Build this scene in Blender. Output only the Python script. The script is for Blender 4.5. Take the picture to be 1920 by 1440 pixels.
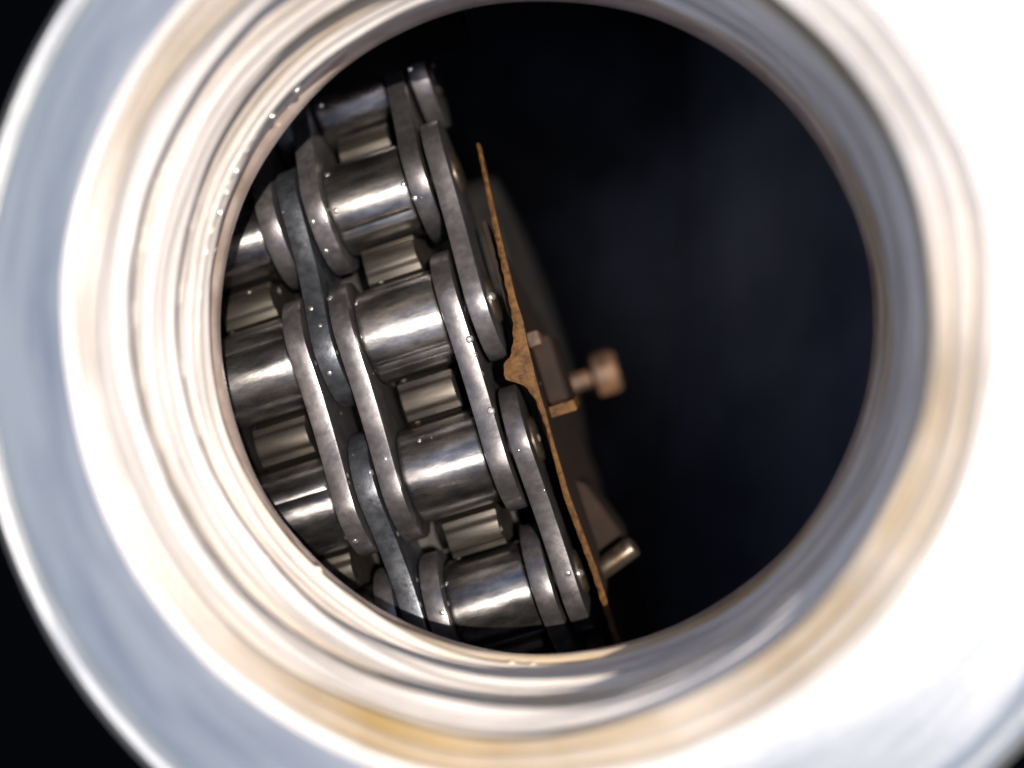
import bpy, bmesh, math, random
import numpy as np
from mathutils import Matrix, Vector

random.seed(7)
rng = np.random.default_rng(7)
for o in list(bpy.data.objects):
    bpy.data.objects.remove(o)
S = 0.1                       # one Blender unit is one centimetre; everything below is in millimetres
sc = bpy.context.scene
COL = sc.collection

# ------------------------------------------------------------------ camera
F, CX, CY = 2600.0, 960.0, 720.0
def ray(px, py):
    return np.array([(px - CX) / F, -(py - CY) / F, -1.0])
NK = 1.2                     # size of the neck
RIM_DEPTH = 53.2 * NK
down = ray(1136, 668); down /= np.linalg.norm(down)
Zc = -down
Xc = np.array([1.0, 0, 0]); Xc -= Zc * Xc.dot(Zc); Xc /= np.linalg.norm(Xc)
Yc = np.cross(Zc, Xc)
W = np.array([Xc, Yc, Zc])                    # camera axes -> world axes
O = ray(980, 600) * RIM_DEPTH                 # centre of the neck's mouth, camera frame
def c2w(p):
    return W @ (np.asarray(p, float) - O)
def wv(v):
    return W @ np.asarray(v, float)
cam_d = bpy.data.cameras.new('camera')
cam = bpy.data.objects.new('camera', cam_d)
COL.objects.link(cam)
m = np.eye(4); m[:3, :3] = W; m[:3, 3] = c2w((0, 0, 0)) * S
cam.matrix_world = Matrix(m.tolist())
cam_d.sensor_width = 36; cam_d.lens = 36 * F / 1920
cam_d.clip_start = 0.05; cam_d.clip_end = 500
cam_d.dof.use_dof = True
cam_d.dof.focus_distance = 86.5 * S
cam_d.dof.aperture_fstop = cam_d.lens * 1e-3 / (2.8 * S)
sc.camera = cam

# ------------------------------------------------------------------ light
EL, AZ = math.radians(76), math.radians(13)     # azimuth from +X towards +Y
w = bpy.data.worlds.new('World'); sc.world = w; w.use_nodes = True
nt = w.node_tree; bg = nt.nodes['Background']
sky = nt.nodes.new('ShaderNodeTexSky'); sky.sky_type = 'NISHITA'; sky.sun_disc = False
sky.dust_density = 1.4; sky.sun_elevation = EL; sky.sun_rotation = math.pi / 2 - AZ
nt.links.new(sky.outputs[0], bg.inputs[0]); bg.inputs[1].default_value = 0.13
sd = bpy.data.lights.new('sun', 'SUN'); so = bpy.data.objects.new('sun', sd); COL.objects.link(so)
sd.energy = 4.8; sd.angle = math.radians(0.5); sd.color = (1.0, 0.95, 0.87)
sv = Vector((math.cos(EL) * math.cos(AZ), math.cos(EL) * math.sin(AZ), math.sin(EL)))
so.rotation_euler = sv.to_track_quat('Z', 'Y').to_euler()
so.location = sv * 30
sc.view_settings.view_transform = 'Standard'; sc.view_settings.look = 'None'
sc.view_settings.exposure = 0.45; sc.view_settings.gamma = 1.0
sc.render.engine = 'CYCLES'
sc.cycles.max_bounces = 16; sc.cycles.glossy_bounces = 10; sc.cycles.diffuse_bounces = 6
sc.cycles.use_denoising = True
sc.cycles.sample_clamp_indirect = 6
sc.cycles.caustics_reflective = True
sc.cycles.blur_glossy = 0.3

# ------------------------------------------------------------------ materials
def material(name, base, metallic=0.0, rough=0.5, dark=None, stretch=(1, 1, 1), scale=6.0, mixpos=(0.4, 0.65),
             rough_var=0.0, bump=0.0, bump_scale=40.0, aniso=0.0, extra=None, coat=0.0, fine=None, spec=.5, vary=0.0):
    mt = bpy.data.materials.new(name); mt.use_nodes = True
    n, l = mt.node_tree.nodes, mt.node_tree.links
    b = n['Principled BSDF']
    b.inputs['Base Color'].default_value = (*base, 1); b.inputs['Metallic'].default_value = metallic
    b.inputs['Roughness'].default_value = rough; b.inputs['Anisotropic'].default_value = aniso
    if aniso:
        tg = n.new('ShaderNodeTangent'); tg.direction_type = 'RADIAL'; tg.axis = 'X'
        l.new(tg.outputs[0], b.inputs['Tangent']); b.inputs['Anisotropic Rotation'].default_value = .25
    b.inputs['Specular IOR Level'].default_value = spec
    b.inputs['Coat Weight'].default_value = coat; b.inputs['Coat Roughness'].default_value = 0.12
    tc = n.new('ShaderNodeTexCoord'); mp = n.new('ShaderNodeMapping'); mp.inputs['Scale'].default_value = stretch
    l.new(tc.outputs['Object'], mp.inputs[0])
    oi = n.new('ShaderNodeObjectInfo'); om = n.new('ShaderNodeVectorMath'); om.operation = 'SCALE'
    om.inputs[0].default_value = (9.1, 5.3, 7.7); l.new(oi.outputs['Random'], om.inputs['Scale'])
    l.new(om.outputs[0], mp.inputs['Location'])
    col = None
    def noise(sc_, det=6, rg=0.6, src=mp):
        t = n.new('ShaderNodeTexNoise'); t.inputs['Scale'].default_value = sc_
        t.inputs['Detail'].default_value = det; t.inputs['Roughness'].default_value = rg
        l.new(src.outputs[0], t.inputs['Vector']); return t
    if dark is not None:
        t = noise(scale); r = n.new('ShaderNodeMapRange')
        r.inputs['From Min'].default_value, r.inputs['From Max'].default_value = mixpos
        l.new(t.outputs['Fac'], r.inputs['Value'])
        mx = n.new('ShaderNodeMix'); mx.data_type = 'RGBA'
        mx.inputs['A'].default_value = (*base, 1); mx.inputs['B'].default_value = (*dark, 1)
        l.new(r.outputs[0], mx.inputs['Factor']); col = mx.outputs['Result']
    if fine:
        t = noise(fine[0], 8, 0.7); r = n.new('ShaderNodeMapRange')
        r.inputs['From Min'].default_value = .35; r.inputs['From Max'].default_value = .7
        l.new(t.outputs['Fac'], r.inputs['Value'])
        mx = n.new('ShaderNodeMix'); mx.data_type = 'RGBA'
        if col is not None: l.new(col, mx.inputs['A'])
        else: mx.inputs['A'].default_value = (*base, 1)
        mx.inputs['B'].default_value = (*fine[1], 1)
        l.new(r.outputs[0], mx.inputs['Factor']); col = mx.outputs['Result']
    if extra: col = extra(n, l, b, mp, noise, col, base)
    if vary and col is not None:
        vr = n.new('ShaderNodeMapRange'); vr.inputs['To Min'].default_value = 1 - vary; vr.inputs['To Max'].default_value = 1 + vary
        l.new(oi.outputs['Random'], vr.inputs['Value'])
        vs_ = n.new('ShaderNodeVectorMath'); vs_.operation = 'SCALE'
        l.new(col, vs_.inputs[0]); l.new(vr.outputs[0], vs_.inputs['Scale']); col = vs_.outputs[0]
    if col is not None: l.new(col, b.inputs['Base Color'])
    if rough_var:
        t = noise(scale * 1.7); r = n.new('ShaderNodeMapRange')
        r.inputs['From Min'].default_value = .3; r.inputs['From Max'].default_value = .7
        r.inputs['To Min'].default_value = max(0.03, rough - rough_var); r.inputs['To Max'].default_value = rough + rough_var
        l.new(t.outputs['Fac'], r.inputs['Value']); l.new(r.outputs[0], b.inputs['Roughness'])
    if bump:
        t = noise(bump_scale, 8, 0.65); bp = n.new('ShaderNodeBump')
        bp.inputs['Strength'].default_value = bump; bp.inputs['Distance'].default_value = 0.01
        l.new(t.outputs['Fac'], bp.inputs['Height']); l.new(bp.outputs[0], b.inputs['Normal'])
    return mt

def face_extra(n, l, b, mp, noise, col, base):
    cyl_ = n.new('ShaderNodeAttribute'); cyl_.attribute_name = 'turned'
    ms = n.new('ShaderNodeMapping'); ms.inputs['Scale'].default_value = (1.6, 1.6, 4.5)
    l.new(cyl_.outputs['Vector'], ms.inputs[0])
    t = noise(1.5, 7, .6, ms); r = n.new('ShaderNodeMapRange')
    r.inputs['From Min'].default_value = .42; r.inputs['From Max'].default_value = .72
    l.new(t.outputs['Fac'], r.inputs['Value'])
    mx = n.new('ShaderNodeMix'); mx.data_type = 'RGBA'
    mx.inputs['A'].default_value = (*base, 1); mx.inputs['B'].default_value = (.34, .35, .38, 1)
    l.new(r.outputs[0], mx.inputs['Factor'])
    m2 = n.new('ShaderNodeMapping'); m2.inputs['Scale'].default_value = (3.0, 3.0, 36.0)
    l.new(cyl_.outputs['Vector'], m2.inputs[0]); t2 = noise(1.6, 5, .7, m2)
    bp = n.new('ShaderNodeBump'); bp.inputs['Strength'].default_value = .3; bp.inputs['Distance'].default_value = .01
    l.new(t2.outputs['Fac'], bp.inputs['Height']); l.new(bp.outputs[0], b.inputs['Normal'])
    return mx.outputs['Result']

def neck_extra(n, l, b, mp, noise, col, base):
    # oil varnish: baked-on tan film lying in the thread grooves, in long smears
    at = n.new('ShaderNodeAttribute'); at.attribute_name = 'varnish'
    cyl = n.new('ShaderNodeAttribute'); cyl.attribute_name = 'turned'      # (angle*r, z, r)
    ms = n.new('ShaderNodeMapping'); ms.inputs['Scale'].default_value = (.6, .6, 5.0)
    l.new(cyl.outputs['Vector'], ms.inputs[0])
    t = noise(2.2, 6, 0.6, ms)
    r = n.new('ShaderNodeMapRange'); r.inputs['From Min'].default_value = .38; r.inputs['From Max'].default_value = .62
    r.inputs['To Min'].default_value = .35; r.inputs['To Max'].default_value = 1.0
    l.new(t.outputs['Fac'], r.inputs['Value'])
    mu = n.new('ShaderNodeMath'); mu.operation = 'MULTIPLY'; mu.use_clamp = True
    l.new(r.outputs[0], mu.inputs[0]); l.new(at.outputs['Fac'], mu.inputs[1])
    mx = n.new('ShaderNodeMix'); mx.data_type = 'RGBA'
    mx.inputs['A'].default_value = (*base, 1); mx.inputs['B'].default_value = (0.50, 0.32, 0.12, 1)
    l.new(mu.outputs[0], mx.inputs['Factor'])
    m4 = n.new('ShaderNodeMapping'); m4.inputs['Scale'].default_value = (.5, .5, 9.0)
    l.new(cyl.outputs['Vector'], m4.inputs[0]); t4 = noise(1.6, 4, .6, m4)
    # fine turning marks
    m2 = n.new('ShaderNodeMapping'); m2.inputs['Scale'].default_value = (1.2, 1.2, 30.0)
    l.new(cyl.outputs['Vector'], m2.inputs[0])
    t2 = noise(1.6, 5, 0.7, m2)
    r2 = n.new('ShaderNodeMapRange'); r2.inputs['To Min'].default_value = .72; r2.inputs['To Max'].default_value = 1.12
    av = n.new('ShaderNodeMath'); av.operation = 'MULTIPLY'
    l.new(t2.outputs['Fac'], av.inputs[0]); l.new(t4.outputs['Fac'], av.inputs[1])
    r2.inputs['From Min'].default_value = .12; r2.inputs['From Max'].default_value = .36; r2.inputs['To Min'].default_value = .55
    l.new(av.outputs[0], r2.inputs['Value'])
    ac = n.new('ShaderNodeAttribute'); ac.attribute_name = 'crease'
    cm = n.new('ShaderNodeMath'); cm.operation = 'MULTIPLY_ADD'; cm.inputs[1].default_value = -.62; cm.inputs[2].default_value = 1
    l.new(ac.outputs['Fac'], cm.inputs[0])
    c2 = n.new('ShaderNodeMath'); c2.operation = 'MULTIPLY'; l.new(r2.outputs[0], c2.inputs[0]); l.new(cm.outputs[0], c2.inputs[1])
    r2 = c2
    m3 = n.new('ShaderNodeVectorMath'); m3.operation = 'SCALE'
    l.new(mx.outputs['Result'], m3.inputs[0]); l.new(r2.outputs[0], m3.inputs['Scale'])
    bp = n.new('ShaderNodeBump'); bp.inputs['Strength'].default_value = .35; bp.inputs['Distance'].default_value = .01
    l.new(t2.outputs['Fac'], bp.inputs['Height'])
    t3 = noise(9, 6, .65); bp2 = n.new('ShaderNodeBump'); bp2.inputs['Strength'].default_value = .25
    bp2.inputs['Distance'].default_value = .03
    l.new(t3.outputs['Fac'], bp2.inputs['Height']); 
    bp4 = n.new('ShaderNodeBump'); bp4.inputs['Strength'].default_value = .8; bp4.inputs['Distance'].default_value = .02
    l.new(t4.outputs['Fac'], bp4.inputs['Height']); l.new(bp.outputs[0], bp4.inputs['Normal'])
    l.new(bp4.outputs[0], bp2.inputs['Normal'])
    l.new(bp2.outputs[0], b.inputs['Normal'])
    return m3.outputs[0]

M = {}
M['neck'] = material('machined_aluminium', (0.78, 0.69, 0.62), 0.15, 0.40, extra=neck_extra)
M['lip'] = material('stained_lip', (0.56, 0.44, 0.37), 0.3, 0.4, dark=(.36, .25, .19), scale=3, mixpos=(.4, .65), bump=.3, bump_scale=16)
M['face'] = material('cast_aluminium', (0.57, 0.555, 0.53), 0.82, 0.33, extra=face_extra)
M['roller'] = material('oily_roller_steel', (0.45, 0.415, 0.385), 0.95, 0.32, aniso=.75, dark=(0.07, 0.068, 0.08), scale=3.2,
                       mixpos=(.44, .6), rough_var=.12, bump=.22, bump_scale=12, stretch=(.35, 1, 1), fine=(11, (.115, .107, .11)), coat=.45, vary=.3)
M['plate'] = material('chain_plate_steel', (0.19, 0.172, 0.17), .75, 0.36, dark=(0.10, 0.09, 0.09), scale=4,
                      mixpos=(.35, .7), rough_var=.1, bump=.18, bump_scale=12, fine=(16, (.09, .08, .082)), coat=.3, vary=.25)
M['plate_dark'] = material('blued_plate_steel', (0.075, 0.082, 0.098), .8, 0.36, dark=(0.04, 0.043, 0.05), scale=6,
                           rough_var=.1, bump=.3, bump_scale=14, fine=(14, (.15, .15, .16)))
M['pin'] = material('pin_steel', (0.15, 0.12, 0.09), .8, 0.36, dark=(.08, .05, .03), scale=10, rough_var=.08)
M['tooth'] = material('sprocket_steel', (0.085, 0.072, 0.057), .8, 0.45, dark=(0.028, 0.023, 0.02), vary=.3, fine=(9, (.04, .034, .03)), scale=3,
                      mixpos=(.45, .75), rough_var=.1, bump=.2, bump_scale=20, stretch=(.3, 2, 2))
M['web'] = material('sprocket_web_steel', (0.10, 0.09, 0.085), .8, 0.5, dark=(.05, .044, .04), scale=4, bump=.3)
M['rust'] = material('rusty_edge', (0.055, 0.021, 0.006), 0.0, 0.65, spec=.2, dark=(0.02, 0.009, 0.005), scale=8,
                     mixpos=(.42, .62), bump=.8, bump_scale=40, fine=(22, (.15, .07, .019)))
M['rust_dark'] = material('rusty_brown_steel', (0.024, 0.014, 0.010), 0.0, 0.75, spec=.15, dark=(0.016, 0.010, 0.008), scale=3,
                          mixpos=(.4, .65), bump=.5, bump_scale=18)
M['rust_mid'] = material('rust_tinted_steel', (0.042, 0.021, 0.013), 0.1, 0.6, dark=(0.2, 0.1, 0.05), scale=5, bump=.4)
M['black'] = material('black_occluder', (0.0015, 0.0015, 0.0025), 0.0, 0.8, spec=.05)
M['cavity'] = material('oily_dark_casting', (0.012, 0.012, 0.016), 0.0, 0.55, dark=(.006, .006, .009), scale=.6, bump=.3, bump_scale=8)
M['hazewall'] = material('haze_blue_casting', (0.50, 0.56, 0.80), 0.0, 0.6, dark=(.30, .34, .52), scale=.5, bump=.2, bump_scale=8)  # blue of the haze veil is put into this wall colour
M['floor'] = material('oily_haze_blue_floor', (.10, .12, .2), 0, .6, dark=(.012, .013, .02), scale=.5)  # oily floor, its blue carrying on the haze painted on the wall
M['cover'] = material('black_plastic_cover', (0.0006, 0.0008, 0.0012), 0.0, 0.6, spec=.0, bump=.3, bump_scale=12)
M['hose'] = material('grey_rubber_hose', (0.07, 0.085, 0.10), 0.0, 0.5)
oil = bpy.data.materials.new('oil_glint_metal'); oil.use_nodes = True  # near-white metal, so the beads show as glints on the oil
b = oil.node_tree.nodes['Principled BSDF']
b.inputs['Base Color'].default_value = (1.0, .95, .85, 1); b.inputs['Roughness'].default_value = 0.1
b.inputs['Transmission Weight'].default_value = 0.0; b.inputs['Metallic'].default_value = .9; b.inputs['IOR'].default_value = 1.47
M['oil'] = oil

# ------------------------------------------------------------------ helpers
def tag(o, label=None, cat=None, group=None, kind=None):
    if label: o['label'] = label
    if cat: o['category'] = cat
    if group: o['group'] = group
    if kind: o['kind'] = kind
    return o
def mesh_from(name, V, Fc, mat, smooth=True):
    me = bpy.data.meshes.new(name)
    me.from_pydata([tuple(float(c) * S for c in v) for v in V], [], [tuple(f) for f in Fc])
    me.update(); me.materials.append(mat)
    if smooth:
        me.polygons.foreach_set('use_smooth', [True] * len(me.polygons))
        try: me.set_sharp_from_angle(angle=math.radians(38))
        except Exception: pass
    return me
def link(name, me, parent=None, mat=None):
    o = bpy.data.objects.new(name, me); COL.objects.link(o)
    if parent is not None: o.parent = parent
    if mat is not None: o.matrix_local = mat
    return o
def bevelled(name, bm, mat, width, segs=2, angle=30, smooth=True):
    """bevel the sharp edges of a bmesh in mm, then make the mesh"""
    bmesh.ops.remove_doubles(bm, verts=bm.verts, dist=1e-4)
    bmesh.ops.recalc_face_normals(bm, faces=bm.faces)
    if width > 0:
        es = [e for e in bm.edges if len(e.link_faces) == 2 and e.calc_face_angle(0) > math.radians(angle)]
        bmesh.ops.bevel(bm, geom=es, offset=width, segments=segs, profile=.6, affect='EDGES', clamp_overlap=True)
    bmesh.ops.scale(bm, vec=(S, S, S), verts=bm.verts)
    me = bpy.data.meshes.new(name); bm.to_mesh(me); bm.free(); me.materials.append(mat)
    if smooth:
        me.polygons.foreach_set('use_smooth', [True] * len(me.polygons))
        try: me.set_sharp_from_angle(angle=math.radians(35))
        except Exception: pass
    return me
def prism(outline, x0, x1):
    """outline is a list of (y, z); extruded along x"""
    bm = bmesh.new()
    a_ = [bm.verts.new((x0, y, z)) for y, z in outline]; b_ = [bm.verts.new((x1, y, z)) for y, z in outline]
    n = len(outline)
    bm.faces.new(a_); bm.faces.new(b_[::-1])
    for i in range(n): bm.faces.new((a_[i], b_[i], b_[(i + 1) % n], a_[(i + 1) % n]))
    return bm
def lathe_x(profile, n=40):
    """profile: (x, r) from one end to the other, closed on both ends"""
    V, Fc = [], []
    for x, r in profile:
        for i in range(n):
            t = 2 * math.pi * i / n; V.append((x, r * math.cos(t), r * math.sin(t)))
    for j in range(len(profile) - 1):
        for i in range(n):
            a0, a1 = j * n + i, j * n + (i + 1) % n
            Fc.append((a0, a1, a1 + n, a0 + n))
    Fc.append(tuple(range(n))[::-1]); Fc.append(tuple(range((len(profile) - 1) * n, len(profile) * n)))
    return V, Fc

# ------------------------------------------------------------------ sprocket frame (from the photograph's roller positions)
N = 25; PITCH = 9.525; TP = 10.24
C0 = np.array([-0.90297809, -1.79803647, -128.77273571])
AX = np.array([0.94858888, 0.29866989, 0.10476368]); VV = np.array([-0.09992755, -0.03146289, 0.99449714])
UU = np.cross(AX, VV); RP = PITCH / 2 / math.sin(math.pi / N); PH0 = -0.187
STEP = 2 * math.pi / N
def ang(k): return PH0 + (k - 3) * STEP
FR = np.eye(4); FR[:3, 0] = wv(AX); FR[:3, 1] = wv(-UU); FR[:3, 2] = wv(VV); FR[:3, 3] = c2w(C0) * S
FRAME = Matrix(FR.tolist())
def cyl(px, py, r):
    """where the line of sight meets the cylinder of radius r round the sprocket axis: (k, offset)"""
    d = ray(px, py); dp = d - AX * d.dot(AX); cp = C0 - AX * C0.dot(AX)
    A_ = dp @ dp; B_ = -2 * dp @ cp; C_ = cp @ cp - r * r
    s = (-B_ - math.sqrt(max(0, B_ * B_ - 4 * A_ * C_))) / 2 / A_
    q = d * s - C0
    return (math.atan2(q @ UU, q @ VV) - PH0) / STEP + 3, q @ AX
def at(k, r, off=0.0):
    t = ang(k)
    return Matrix.Translation((off * S, -r * math.sin(t) * S, r * math.cos(t) * S)) @ Matrix.Rotation(t, 4, 'X')
def locp(k, r, off):
    t = ang(k); return (off, -r * math.sin(t), r * math.cos(t))

# ------------------------------------------------------------------ the filler neck
V_AX = np.array([0.0, 0.0])
NT = 360
def neck_mesh():
    # profile rows: (z, R, ecc, varnish) from the outer foot over the crowned face and down the bore
    rows = []
    for z, R, e, v in [(-21.0, 25.9, 1, 0), (-12, 25.7, 1, 0), (-7, 25.5, 1, 0), (-4.6, 25.3, 1, 0), (-3.3, 24.95, 1, 0), (-2.3, 24.45, 1, 0),
                       (-1.5, 23.8, 1, 0), (-1.65, 23.55, 1, 0), (-1.5, 23.25, .95, 0), (-1.1, 22.8, .9, 0), (-1.0, 22.4, .9, 0), (-.8, 21.6, .75, 0), (-.58, 20.7, .6, 0), (-.4, 19.9, .45, 0),
                       (-.22, 19.0, .25, 0), (-.1, 18.3, .1, 0), (-.05, 17.95, 0, .05), (-.16, 17.72, 0, .15), (-.34, 17.60, 0, .3), (-.52, 17.54, 0, .35),
                       (-.66, 17.46, 0, 1.3), (-.62, 17.36, 0, .5), (-.70, 17.22, 0, .3), (-.88, 17.08, 0, .4), (-1.06, 17.03, 0, .6), (-1.16, 16.96, 0, 1.3), (-1.12, 16.86, 0, .8), (-1.25, 16.7, 0, .9), (-1.6, 16.5, 0, 1.0)]:
        rows.append((z, R, e, v, 0))
    z = -1.9
    while z > -13.2:
        rows.append((z, 16.45, 0, None, 1)); z -= 0.1
    for z, R in [(-13.35, 16.2), (-13.5, 16.15), (-13.7, 16.0), (-14.1, 15.95), (-14.6, 15.95), (-14.9, 16.02), (-15.1, 16.3), (-15.2, 17.2), (-15.2, 21), (-15.2, 25.0)]:
        rows.append((z, R, 0, .55, 0))
    V, vn, tn, cn = [], [], [], []
    for (z, R, e, v, th) in rows:
        for i in range(NT):
            t = 2 * math.pi * i / NT
            wob = .05 * math.sin(3 * t + 1) + .03 * math.sin(7 * t + z * .4) + .02 * math.sin(13 * t + z)
            dz = 0
            rr = R; vv = v; cr = 0
            if th:
                ph = ((-z) / 4.1 - t / (2 * math.pi) * 1.0 + .30)
                u = ph % 1.0
                g = max(0, 1 - abs(u - .5) / (.34 if u < .5 else .24)) ** .75          # 1 on the crest
                g2 = .22 * (0.5 - .5 * math.cos(2 * math.pi * (ph * 2.0 + .2 + .1 * math.sin(2 * t))))
                fade = min(1, (-z - 1.6) / 1.2) * min(1, (13.4 + z) / .9)
                rr = R + .30 * math.exp(-((u - 1 if u > .5 else u) / .035) ** 2) + .14 * math.exp(-((u - .62) / .03) ** 2) + .3 + .02 * (-z) * 0 - .045 * (-z - 1.9) - fade * (.58 * g + g2 + .10 * math.sin(z * 9 + t + 1.3 * math.sin(t * 2)) )
                vv = max(.28, 1 - g * 1.5) * (.6 + .4 * math.sin(t * 2 + z * .7 + 2.2))
                vv *= 1 - .97 * max(0, math.cos(t - math.radians(184))) ** 3  # varnish cut on the left: glare on that wall put into the colour
                vv += .9 * math.exp(-((u - 1 if u > .5 else u) / .03) ** 2) + .5 * math.exp(-((u - .62) / .03) ** 2)
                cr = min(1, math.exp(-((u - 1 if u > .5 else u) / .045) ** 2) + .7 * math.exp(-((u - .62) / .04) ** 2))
                if -12.6 < z < -11.3: vv = max(vv, 1.0 - abs(z + 11.95) * .8)
            rr += wob * (1 if R < 19 else .8)
            if R < 19 and z > -1.8:
                rr += .07 * math.sin(9 * t + z * 2) * (1 if z < -.3 else .2)
            ec = -.75 * max(0, 1 - abs(z + 1.7) / (1.7 if z > -1.7 else 6)) if R < 18.3 else 0
            V.append(((rr) * math.cos(t) + 1.3 * e + ec, rr * math.sin(t) - .53 * e, z + dz + .04 * math.sin(5 * t + R) * (1 if 17 < R < 23 else 0)))
            if not th and 16.4 < R < 18.2 and z > -2:
                low = max(0, math.cos(t - math.radians(292))) ** 1.2; ul = .5 * max(0, math.cos(t - math.radians(130))) ** 4
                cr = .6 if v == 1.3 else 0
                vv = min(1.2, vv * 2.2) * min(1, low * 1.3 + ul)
            vn.append(vv); cn.append(cr); tn.append((math.cos(t), math.sin(t), (z - R) * S))
    Fc = []
    for j in range(len(rows) - 1):
        for i in range(NT):
            a0, a1 = j * NT + i, j * NT + (i + 1) % NT
            Fc.append((a0, a1, a1 + NT, a0 + NT))
    # which rows are bore
    V = [(x * NK, y * NK, z_ * NK) for x, y, z_ in V]
    me = mesh_from('bore', V, Fc, M['neck'])
    me.flip_normals()
    me.attributes.new('varnish', 'FLOAT', 'POINT').data.foreach_set('value', vn)
    me.attributes.new('crease', 'FLOAT', 'POINT').data.foreach_set('value', cn)
    at_ = me.attributes.new('turned', 'FLOAT_VECTOR', 'POINT'); at_.data.foreach_set('vector', [c for q in tn for c in q])
    me.materials.append(M['face']); me.materials.append(M['lip'])
    face_rows = 15
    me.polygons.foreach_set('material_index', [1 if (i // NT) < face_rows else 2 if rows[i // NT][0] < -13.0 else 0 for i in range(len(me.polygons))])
    return me
neck = bpy.data.objects.new('filler_neck', None); COL.objects.link(neck); neck.location = (0, 0, 0)
tag(neck, 'round machined aluminium oil filler neck with oil-stained screw thread, framing the whole view', 'filler neck')
nm = neck_mesh()
def submesh(me, name, pred):
    """split a lathed sheet into its parts by face index"""
    bm = bmesh.new(); bm.from_mesh(me); bm.faces.ensure_lookup_table()
    bmesh.ops.delete(bm, geom=[f for f in bm.faces if not pred(f.index // NT)], context='FACES')
    m2 = bpy.data.meshes.new(name); bm.to_mesh(m2); bm.free()
    for mt in me.materials: m2.materials.append(mt)
    return m2
link('rim_face', submesh(nm, 'rim_face', lambda r: r < 16), neck)
nrow = len(nm.polygons) // NT
link('threaded_bore', submesh(nm, 'threaded_bore', lambda r: 16 <= r < nrow - 9), neck)
tag(link('bottom_lip', submesh(nm, 'bottom_lip', lambda r: r >= nrow - 9), neck), 'brownish lip at the lower end of the bore')

# ------------------------------------------------------------------ surroundings: black cover outside, dark chain case inside
def plate_with_hole(name, half, z0, z1, r, mat, n=96):
    V, Fc = [], []
    for z in (z0, z1):
        for ring in (0, 1):
            for i in range(n):
                t = 2 * math.pi * i / n
                if ring == 0: V.append((r * math.cos(t), r * math.sin(t), z))
                else:
                    k = half / max(abs(math.cos(t)), abs(math.sin(t))); V.append((k * math.cos(t), k * math.sin(t), z))
    for i in range(n):
        j = (i + 1) % n
        Fc += [(i, j, n + j, n + i), (2 * n + i, 3 * n + i, 3 * n + j, 2 * n + j), (n + i, n + j, 3 * n + j, 3 * n + i), (i, 2 * n + i, 2 * n + j, j)]
    return mesh_from(name, V, Fc, mat, smooth=False)
cv = link('cover_surface', plate_with_hole('cover_surface', 260, -15.3 * NK - 1.6, -15.3 * NK, 18.0 * NK, M['cover']))
tag(cv, 'black surface of the engine cover below the filler neck', None, None, 'structure')
def box(name, lo, hi, mat, bev=0, parent=None, mtx=None):
    bm = bmesh.new(); bmesh.ops.create_cube(bm, size=1)
    for v in bm.verts:
        v.co = Vector([lo[i] + (v.co[i] + .5) * (hi[i] - lo[i]) for i in range(3)])
    return link(name, bevelled(name, bm, mat, bev, 2, smooth=bev > 0), parent, mtx)
# chain case walls
H = 62
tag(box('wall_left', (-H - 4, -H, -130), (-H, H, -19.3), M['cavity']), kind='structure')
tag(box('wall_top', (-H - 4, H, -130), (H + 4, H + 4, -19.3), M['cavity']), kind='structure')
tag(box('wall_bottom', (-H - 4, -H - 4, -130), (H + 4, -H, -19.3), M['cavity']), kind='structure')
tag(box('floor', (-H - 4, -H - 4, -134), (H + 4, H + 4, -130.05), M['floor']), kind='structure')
# right wall: a casting curving in below the mouth, blue haze painted into its colour
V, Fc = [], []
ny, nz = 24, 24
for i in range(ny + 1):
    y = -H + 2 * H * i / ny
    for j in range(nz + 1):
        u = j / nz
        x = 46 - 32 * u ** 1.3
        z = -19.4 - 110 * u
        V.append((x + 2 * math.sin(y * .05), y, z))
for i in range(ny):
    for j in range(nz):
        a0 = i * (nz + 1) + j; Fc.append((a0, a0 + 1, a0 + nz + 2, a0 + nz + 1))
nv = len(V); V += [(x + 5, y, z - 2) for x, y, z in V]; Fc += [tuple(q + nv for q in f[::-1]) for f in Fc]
tag(link('wall_right', mesh_from('wall_right', V, Fc, M['hazewall'])), kind='structure')

# ------------------------------------------------------------------ timing chain
chain = bpy.data.objects.new('timing_chain', None); COL.objects.link(chain); chain.matrix_world = FRAME
tag(chain, 'oily double-row steel roller chain wrapped round the toothed sprocket inside the opening', 'chain')

def plate_outline(end_r, waist, n=14):
    h = PITCH / 2; pts = []
    for i in range(n + 1):
        t = -math.pi / 2 * .92 + math.pi * .92 * i / n
        pts.append((h + end_r * math.cos(t), end_r * math.sin(t)))
    y1 = pts[-1][0]; z1 = pts[-1][1]
    for i in range(1, 8):
        u = i / 8; y = y1 * (1 - 2 * u)
        pts.append((y, z1 - (z1 - waist) * math.sin(math.pi * u) ** 1.3))
    left = [(-y, -z) for y, z in pts]
    return pts + left
K0, K1 = -1, 8
def plate_mesh(name, end_r, waist, thick, mat, bev=.12):
    bm = prism(plate_outline(end_r, waist), -thick / 2, thick / 2)
    return bevelled(name, bm, mat, bev, 2, 50)
IN_T, OUT_T, MID_T = 1.3, 1.25, 1.35
inner_me = plate_mesh('inner_plate', 4.05, 3.55, IN_T, M['plate'])
outer_me = plate_mesh('outer_plate', 3.85, 3.35, OUT_T, M['plate'])
mid_me = plate_mesh('middle_plate', 3.85, 3.1, MID_T, M['plate_dark'])
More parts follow.
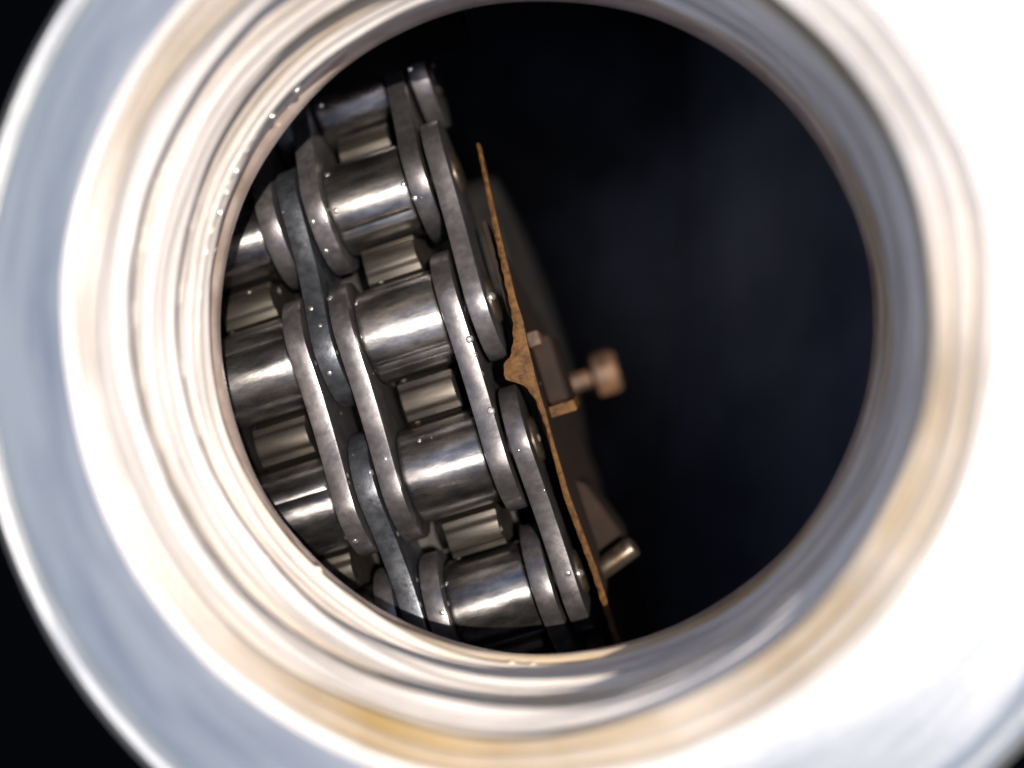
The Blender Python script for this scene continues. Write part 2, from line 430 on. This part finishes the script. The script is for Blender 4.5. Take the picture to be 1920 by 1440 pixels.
def roller_mesh():
    L = 5.55 / 2; R_ = 3.175
    prof = [(-L, 1.7), (-L, R_ - .35), (-L + .06, R_ - .17), (-L + .2, R_ - .04), (-L + .4, R_), (0, R_ + .01), (L - .4, R_), (L - .2, R_ - .04), (L - .06, R_ - .17), (L, R_ - .35), (L, 1.7)]
    V, Fc = lathe_x(prof, 56)
    # rolled seam: a shallow groove along one generator
    n = 56
    V2 = []
    for idx, (x, y, z) in enumerate(V):
        i = idx % n
        if i == 5 and math.hypot(y, z) > 2: s = .95; y, z = y * s, z * s
        V2.append((x, y, z))
    return mesh_from('roller', V2, Fc, M['roller'])
roller_me = roller_mesh()
pr = [(-TP - 6.35, .4), (-TP - 6.3, 1.0), (-TP - 6.1, 1.45), (-TP - 5.85, 1.64), (5.85, 1.55), (6.0, 1.42), (6.08, 1.1), (6.11, .7), (6.12, .3)]
pin_me = mesh_from('pin', *lathe_x(pr, 32), M['pin'])
bush_me = mesh_from('bush', *lathe_x([(-4.1, 2.3), (4.1, 2.3)], 32), M['plate'])
for k in range(K0, K1 + 1):
    for row in (0, 1):
        o = link('roller', roller_me, chain, at(k, RP, -TP * row) @ Matrix.Rotation(random.choice([.6, 1.9, 3.3, 4.4]) if k != 2 else (2.05 if row == 0 else .3), 4, 'X'))
    link('pin', pin_me, chain, at(k, RP) @ Matrix.Rotation(random.random() * 6, 4, 'X'))
RC = RP * math.cos(math.pi / N)
oin = 2.86 + IN_T / 2
oout = 5.12
for k in range(K0, K1, 2):
    for row in (0, 1):
        for s in (-1, 1):
            link('bush', bush_me, chain, at(k + (1 if s > 0 else 0), RP, -TP * row)) 
            link('inner_plate', inner_me, chain, at(k + .5, RC, -TP * row + s * oin + random.uniform(-.03, .03)))
for k in range(K0 + 1, K1, 2):
    for off, me in ((oout, outer_me), (-TP - oout, outer_me)):
        link('outer_plate', me, chain, at(k + .5, RC, off))
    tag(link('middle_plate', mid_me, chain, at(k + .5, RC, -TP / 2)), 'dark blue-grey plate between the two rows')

# ------------------------------------------------------------------ sprocket
spr = bpy.data.objects.new('sprocket', None); COL.objects.link(spr); spr.matrix_world = FRAME
tag(spr, 'toothed double steel sprocket under the roller chain, its teeth showing between rollers', 'sprocket')
def tooth_mesh():
    # profile in (tangent, radial) about pitch radius; root wide, crowned tip with small chamfers
    hp = RP * STEP / 2
    pts = []
    r = 3.55
    for i in range(7):                       # concave flank: circle round the right roller
        t = math.radians(248 - i * 15.5)     # from below the roller to its left side
        y = hp + r * math.cos(t); z = r * math.sin(t)
        pts.append((y, z))
    rt = [(y, z) for y, z in pts]
    tip = [(.85, .7), (.6, 1.0), (.25, 1.08)]
    right = [(hp * .72, -5.5)] + rt + tip
    left = [(-y, z) for y, z in right[::-1]]
    return [p for p in right if p[1] < 1.1] + [p for p in left if p[1] < 1.1]
half = tooth_mesh()
bm = prism(half, -2.1, 2.1)
for v in bm.verts:                           # side chamfer towards the tip
    if v.co.z > -1.0: v.co.x *= 1 - .07 * (v.co.z + 1.0)
tooth_me = bevelled('tooth', bm, M['tooth'], .1, 2, 35)
for k in range(K0, K1):
    for row in (0, 1):
        link('tooth', tooth_me, spr, at(k + .5, RC, -TP * row))
for row in (0, 1):
    V, Fc = lathe_x([(-2.4, 12), (-2.4, RC - 4.6), (2.4, RC - 4.6), (2.4, 12)], 100)
    link('toothed_wheel', mesh_from('toothed_wheel', V, Fc, M['web']), spr, Matrix.Translation((-TP * row * S, 0, 0)))
V, Fc = lathe_x([(-TP - 9, 16), (-TP - 8.5, 20), (-TP + 2.45, 20), (-TP + 2.5, 32.3), (-2.5, 32.3), (-2.45, 20), (5.9, 20), (6.0, 16)], 90)
link('hub', mesh_from('hub', V, Fc, M['web']), spr)

# ------------------------------------------------------------------ rust-edged disc on the right of the chain
disc = bpy.data.objects.new('rusty_disc', None); COL.objects.link(disc); disc.matrix_world = FRAME
tag(disc, 'thin steel disc with a rusty orange edge standing just right of the chain', 'disc')
RD = 40.6
prof = [(6.55, 12), (6.6, RD - 1.5), (6.65, RD - 1.2), (6.95, RD - 1.2), (7.0, RD - 1.5), (7.0, 12)]
V, Fc = [], []; nd = 80; k_top = cyl(925, 400, RD - .5)[0]
for i in range(nd + 1):
    k = k_top + 7.5 * i / nd
    for x_, r_ in prof: V.append(locp(k, r_, x_))
for i in range(nd):
    for q in range(6):
        a0, a1 = i * 6 + q, i * 6 + (q + 1) % 6
        Fc.append((a0, a1, a1 + 6, a0 + 6))
Fc += [tuple(range(6))[::-1], tuple(range(nd * 6, nd * 6 + 6))]
link('disc_face', mesh_from('disc_face', V, Fc, M['rust_dark']), disc)
Lb = [(893, 268), (896, 285), (925, 430), (953, 560), (961, 600), (962, 640), (957, 668), (944, 682), (944, 700), (950, 714), (972, 718), (986, 726), (1004, 750), (1022, 800), (1056, 930), (1108, 1070), (1150, 1200), (1190, 1300)]
Rb = [(899, 268), (903, 285), (936, 430), (967, 560), (980, 600), (988, 640), (994, 668), (998, 682), (1002, 700), (1006, 714), (1010, 730), (1016, 750), (1022, 768), (1034, 815), (1068, 930), (1120, 1070), (1162, 1200), (1202, 1300)]
from bisect import bisect
def resample(P, n):
    P = np.array(P, float); d = np.r_[0, np.cumsum(np.hypot(*np.diff(P, axis=0).T))]
    s = np.linspace(0, d[-1], n); return np.c_[np.interp(s, d, P[:, 0]), np.interp(s, d, P[:, 1])]
V = []; n = 120
kl = [cyl(x, y, RD) for x, y in resample(Lb, n)]; kr = [cyl(x, y, RD) for x, y in resample(Rb, n)]
for i in range(n):
    j = .02 * math.sin(i * 1.9) + .02 * math.sin(i * 4.3)
    (ka, oa), (kb, ob) = kl[i], kr[i]
    for f in (0, .33, .66, 1):
        V.append(locp(ka + (kb - ka) * f, RD + .05 * math.sin(i * 2.3 + f * 9) - (.08 if f in (0, 1) else 0), (oa + j) + (ob - oa - j) * f))
    V.append(locp(kb, RD - .75, ob)); V.append(locp(ka, RD - .75, oa + j))
Fc = []
for i in range(n - 1):
    for q in range(6):
        a0, a1 = i * 6 + q, i * 6 + (q + 1) % 6
        Fc.append((a0, a0 + 6, a1 + 6, a1))
Fc += [tuple(range(6)), tuple(range((n - 1) * 6, n * 6))[::-1]]
bm = bmesh.new(); vs = [bm.verts.new(v) for v in V]
for f in Fc: bm.faces.new([vs[i] for i in f])
tag(link('rusty_rim', bevelled('rusty_rim', bm, M['rust'], 0), disc), 'bright orange rusted edge of the disc, widening to a knob in the middle')

# ------------------------------------------------------------------ bracket, bolt and lugs beyond the disc
def local_box(name, k0, k1, r0, r1, o0, o1, mat, parent, bev=.3):
    km = (k0 + k1) / 2; hw = (k1 - k0) / 2 * STEP * (r0 + r1) / 2
    bm = bmesh.new(); bmesh.ops.create_cube(bm, size=1)
    for v in bm.verts:
        v.co = Vector((o0 + (v.co.x + .5) * (o1 - o0), -hw * 2 * v.co.y, (v.co.z) * (r1 - r0)))
    return link(name, bevelled(name, bm, mat, bev, 3), parent), at(km, (r0 + r1) / 2)
def thing_at(name, k, r, off, label, cat):
    e = bpy.data.objects.new(name, None); COL.objects.link(e); e.matrix_world = FRAME @ at(k, r, off)
    return tag(e, label, cat)
def reparent(om, e):
    om[0].parent = e; om[0].matrix_local = e.matrix_world.inverted() @ FRAME @ om[1]
br = thing_at('bracket', 3.4, 33, 7.2, 'dark brown steel bracket with an orange lower lip, right of the rusty knob', 'bracket')
ko, oo = cyl(1000, 625, 36); k1_, o1_ = cyl(1045, 765, 36)
for args in (('bracket_plate', ko, k1_, 29, 36, 7.05, 8.6, M['rust_dark']),):
    reparent(local_box(*args, None, .5), br)
kA, oA = cyl(1022, 772, 36); kB, oB = cyl(1078, 752, 36)
reparent(local_box('lip', kA - .03, kA + .06, 31, 36.4, 7.05, oB, M['rust'], None, .12), br)
kC, oC = cyl(985, 622, 37); reparent(local_box('tab', kC, kC + .13, 30, 37, 7.05, 8.0, M['rust_mid'], None, .25), br)

bolt = thing_at('bolt', 3.5, 24, 8, 'rusty brown bolt sticking out beside the bracket, its round head out of focus', 'bolt')
def along(p0, p1, r, name, rad, mat, parent, head=False):
    ka, oa = cyl(*p0, r); kb, ob = cyl(*p1, r)
    A_ = Vector(locp(ka, r, oa)); B_ = Vector(locp(kb, r, ob)); L = (B_ - A_).length
    q = (B_ - A_).to_track_quat('X', 'Z').to_matrix().to_4x4()
    c = .25 * rad
    me = mesh_from(name, *lathe_x([(0, rad * .6), (0, rad - c), (c * .5, rad), (L - c, rad), (L - c * .3, rad - c * .4), (L, rad - c), (L, rad * .3)], 28), mat)
    o = link(name, me); mw = FRAME @ Matrix.Translation(A_ * S) @ q
    o.parent = parent; o.matrix_local = parent.matrix_world.inverted() @ mw
    return o
along((1012, 736), (1122, 706), 13, 'shank', .75, M['rust_mid'], bolt)
along((1112, 706), (1160, 692), 13, 'bolt_head', 1.8, M['rust_mid'], bolt)

lug = thing_at('lug', 4.7, 30, 8, 'brown triangular lug on the disc with a pale rod below it', 'lug')
kD, oD = cyl(1075, 905, 34); kE, oE = cyl(1130, 1040, 34)
bm = bmesh.new()
P3 = [locp(cyl(x, y, r)[0], r, cyl(x, y, r)[1]) for (x, y) in ((1062, 895), (1098, 905), (1170, 1005), (1118, 1050)) for r in (33,)]
P4 = [locp(cyl(x, y, 25)[0], 25, cyl(x, y, 33)[1]) for (x, y) in ((1062, 895), (1098, 905), (1170, 1005), (1118, 1050))]
a_ = [bm.verts.new(p) for p in P3]; b_ = [bm.verts.new(p) for p in P4]
bm.faces.new(a_); bm.faces.new(b_[::-1])
for i in range(4): bm.faces.new((a_[i], b_[i], b_[(i + 1) % 4], a_[(i + 1) % 4]))
o = link('lug_body', bevelled('lug_body', bm, M['rust_dark'], .5, 3)); o.parent = lug; o.matrix_local = lug.matrix_world.inverted() @ FRAME
rod = thing_at('rod', 5, 30, 8, 'pale blurred steel rod pointing up and right, below the brown lug', 'rod')
along((1122, 1072), (1190, 1022), 35, 'rod_body', .75, M['pin'], rod)

# ------------------------------------------------------------------ added black occluder that hides the top of the chain
kg = min(cyl(605, 183, q)[0] for q in (45.5, 42.6))
V, Fc = [], []
nk = 24
for i in range(nk + 1):
    k = kg - 4.0 * i / nk
    for r, off in ((42.6, -24), (45.5, -24), (45.5, 9.5), (42.6, 9.5)):
        V.append(locp(k, r, off))
for i in range(nk):
    for q in range(4):
        a0, a1 = i * 4 + q, i * 4 + (q + 1) % 4
        Fc.append((a0, a1, a1 + 4, a0 + 4))
Fc += [(0, 3, 2, 1), (nk * 4, nk * 4 + 1, nk * 4 + 2, nk * 4 + 3)]
bm = bmesh.new(); vs = [bm.verts.new(v) for v in V]
for f in Fc: bm.faces.new([vs[i] for i in f])
g = link('chain_occluder', bevelled('chain_occluder', bm, M['black'], .4, 2)); g.matrix_world = FRAME
tag(g, 'added black shell hiding the top end of the chain', 'occluder')

# ------------------------------------------------------------------ bright metal beads standing in for sun glints on oil droplets
bpy.context.view_layer.update()
dg = bpy.context.evaluated_depsgraph_get()
def hit(px, py):
    o_ = Vector((c2w((0, 0, 0)) * S).tolist()); d_ = Vector(wv(ray(px, py)).tolist()).normalized()
    ok, loc, nrm, *_ = sc.ray_cast(dg, o_, d_)
    return (loc, nrm) if ok else None
spots = [(601, 197, .22), (768, 128, .25), (812, 122, .25), (614, 327, .2), (629, 396, .22), (586, 415, .2), (616, 393, .16), (778, 372, .2), (757, 345, .22), (612, 471, .17),
         (632, 661, .2), (618, 700, .17), (677, 632, .22), (592, 681, .2), (652, 891, .22), (697, 885, .24), (872, 580, .28), (881, 636, .25), (923, 555, .28), (1010, 821, .3), (1088, 1074, .28),
         (855, 700, .14), (757, 713, .2), (783, 792, .2), (786, 826, .16), (788, 1133, .24), (841, 1132, .24), (782, 1087, .2), (828, 1148, .2), (860, 1047, .2), (836, 1095, .18), (746, 1000, .22),
         (618, 559, .2), (667, 569, .2), (583, 578, .18), (715, 530, .2), (421, 718, .2), (467, 548, .16), (436, 623, .14), (524, 545, .24), (1065, 1075, .24), (920, 770, .26), (940, 991, .22),
         (497, 1050, .2), (666, 1015, .2), (700, 700, .14), (722, 860, .16), (905, 700, .2), (893, 665, .2), (655, 905, .16), (600, 610, .15), (640, 775, .15), (1008, 568, .25)]
lip = [(622, 110, .35), (585, 140, .25), (555, 165, .25), (540, 198, .3), (460, 278, .28), (440, 318, .28), (424, 340, .26), (408, 395, .34), (391, 430, .28), (380, 470, .28), (370, 553, .25), (592, 1074, .36),
       (420, 357, .3), (402, 468, .22), (470, 255, .22), (508, 215, .22), (520, 230, .2), (368, 610, .2), (960, 1251, .36), (1000, 1252, .3), (145, 512, .6), ]
V, Fc = [], []
def dome(loc, nrm, rad):
    z_ = nrm.normalized(); x_ = z_.orthogonal().normalized(); y_ = z_.cross(x_)
    b0 = len(V); ns, nr = 16, 6
    for j in range(nr):
        a_ = j / (nr - 1) * math.pi / 2
        rr, hh = rad * math.cos(a_), rad * .55 * math.sin(a_)
        for i in range(ns):
            t = 2 * math.pi * i / ns
            p = loc / S + x_ * (rr * math.cos(t)) * (1 if j < nr - 1 else 0) + y_ * (rr * math.sin(t)) * (1 if j < nr - 1 else 0) + z_ * (hh - .04)
            V.append(tuple(p))
    for j in range(nr - 1):
        for i in range(ns):
            a0, a1 = b0 + j * ns + i, b0 + j * ns + (i + 1) % ns
            Fc.append((a0, a1, a1 + ns, a0 + ns))
for px, py, rad in spots + lip:
    h_ = hit(px, py)
    if h_: dome(h_[0], h_[1], rad)
rr_ = random.Random(3)
for _ in range(60):
    h_ = hit(rr_.uniform(440, 1100), rr_.uniform(170, 1220))
    if h_ and h_[0].z < -1.9: dome(h_[0], h_[1], rr_.uniform(.04, .09))
od = link('oil_glint_beads', mesh_from('oil_glint_beads', V, Fc, M['oil']))
tag(od, kind='stuff')
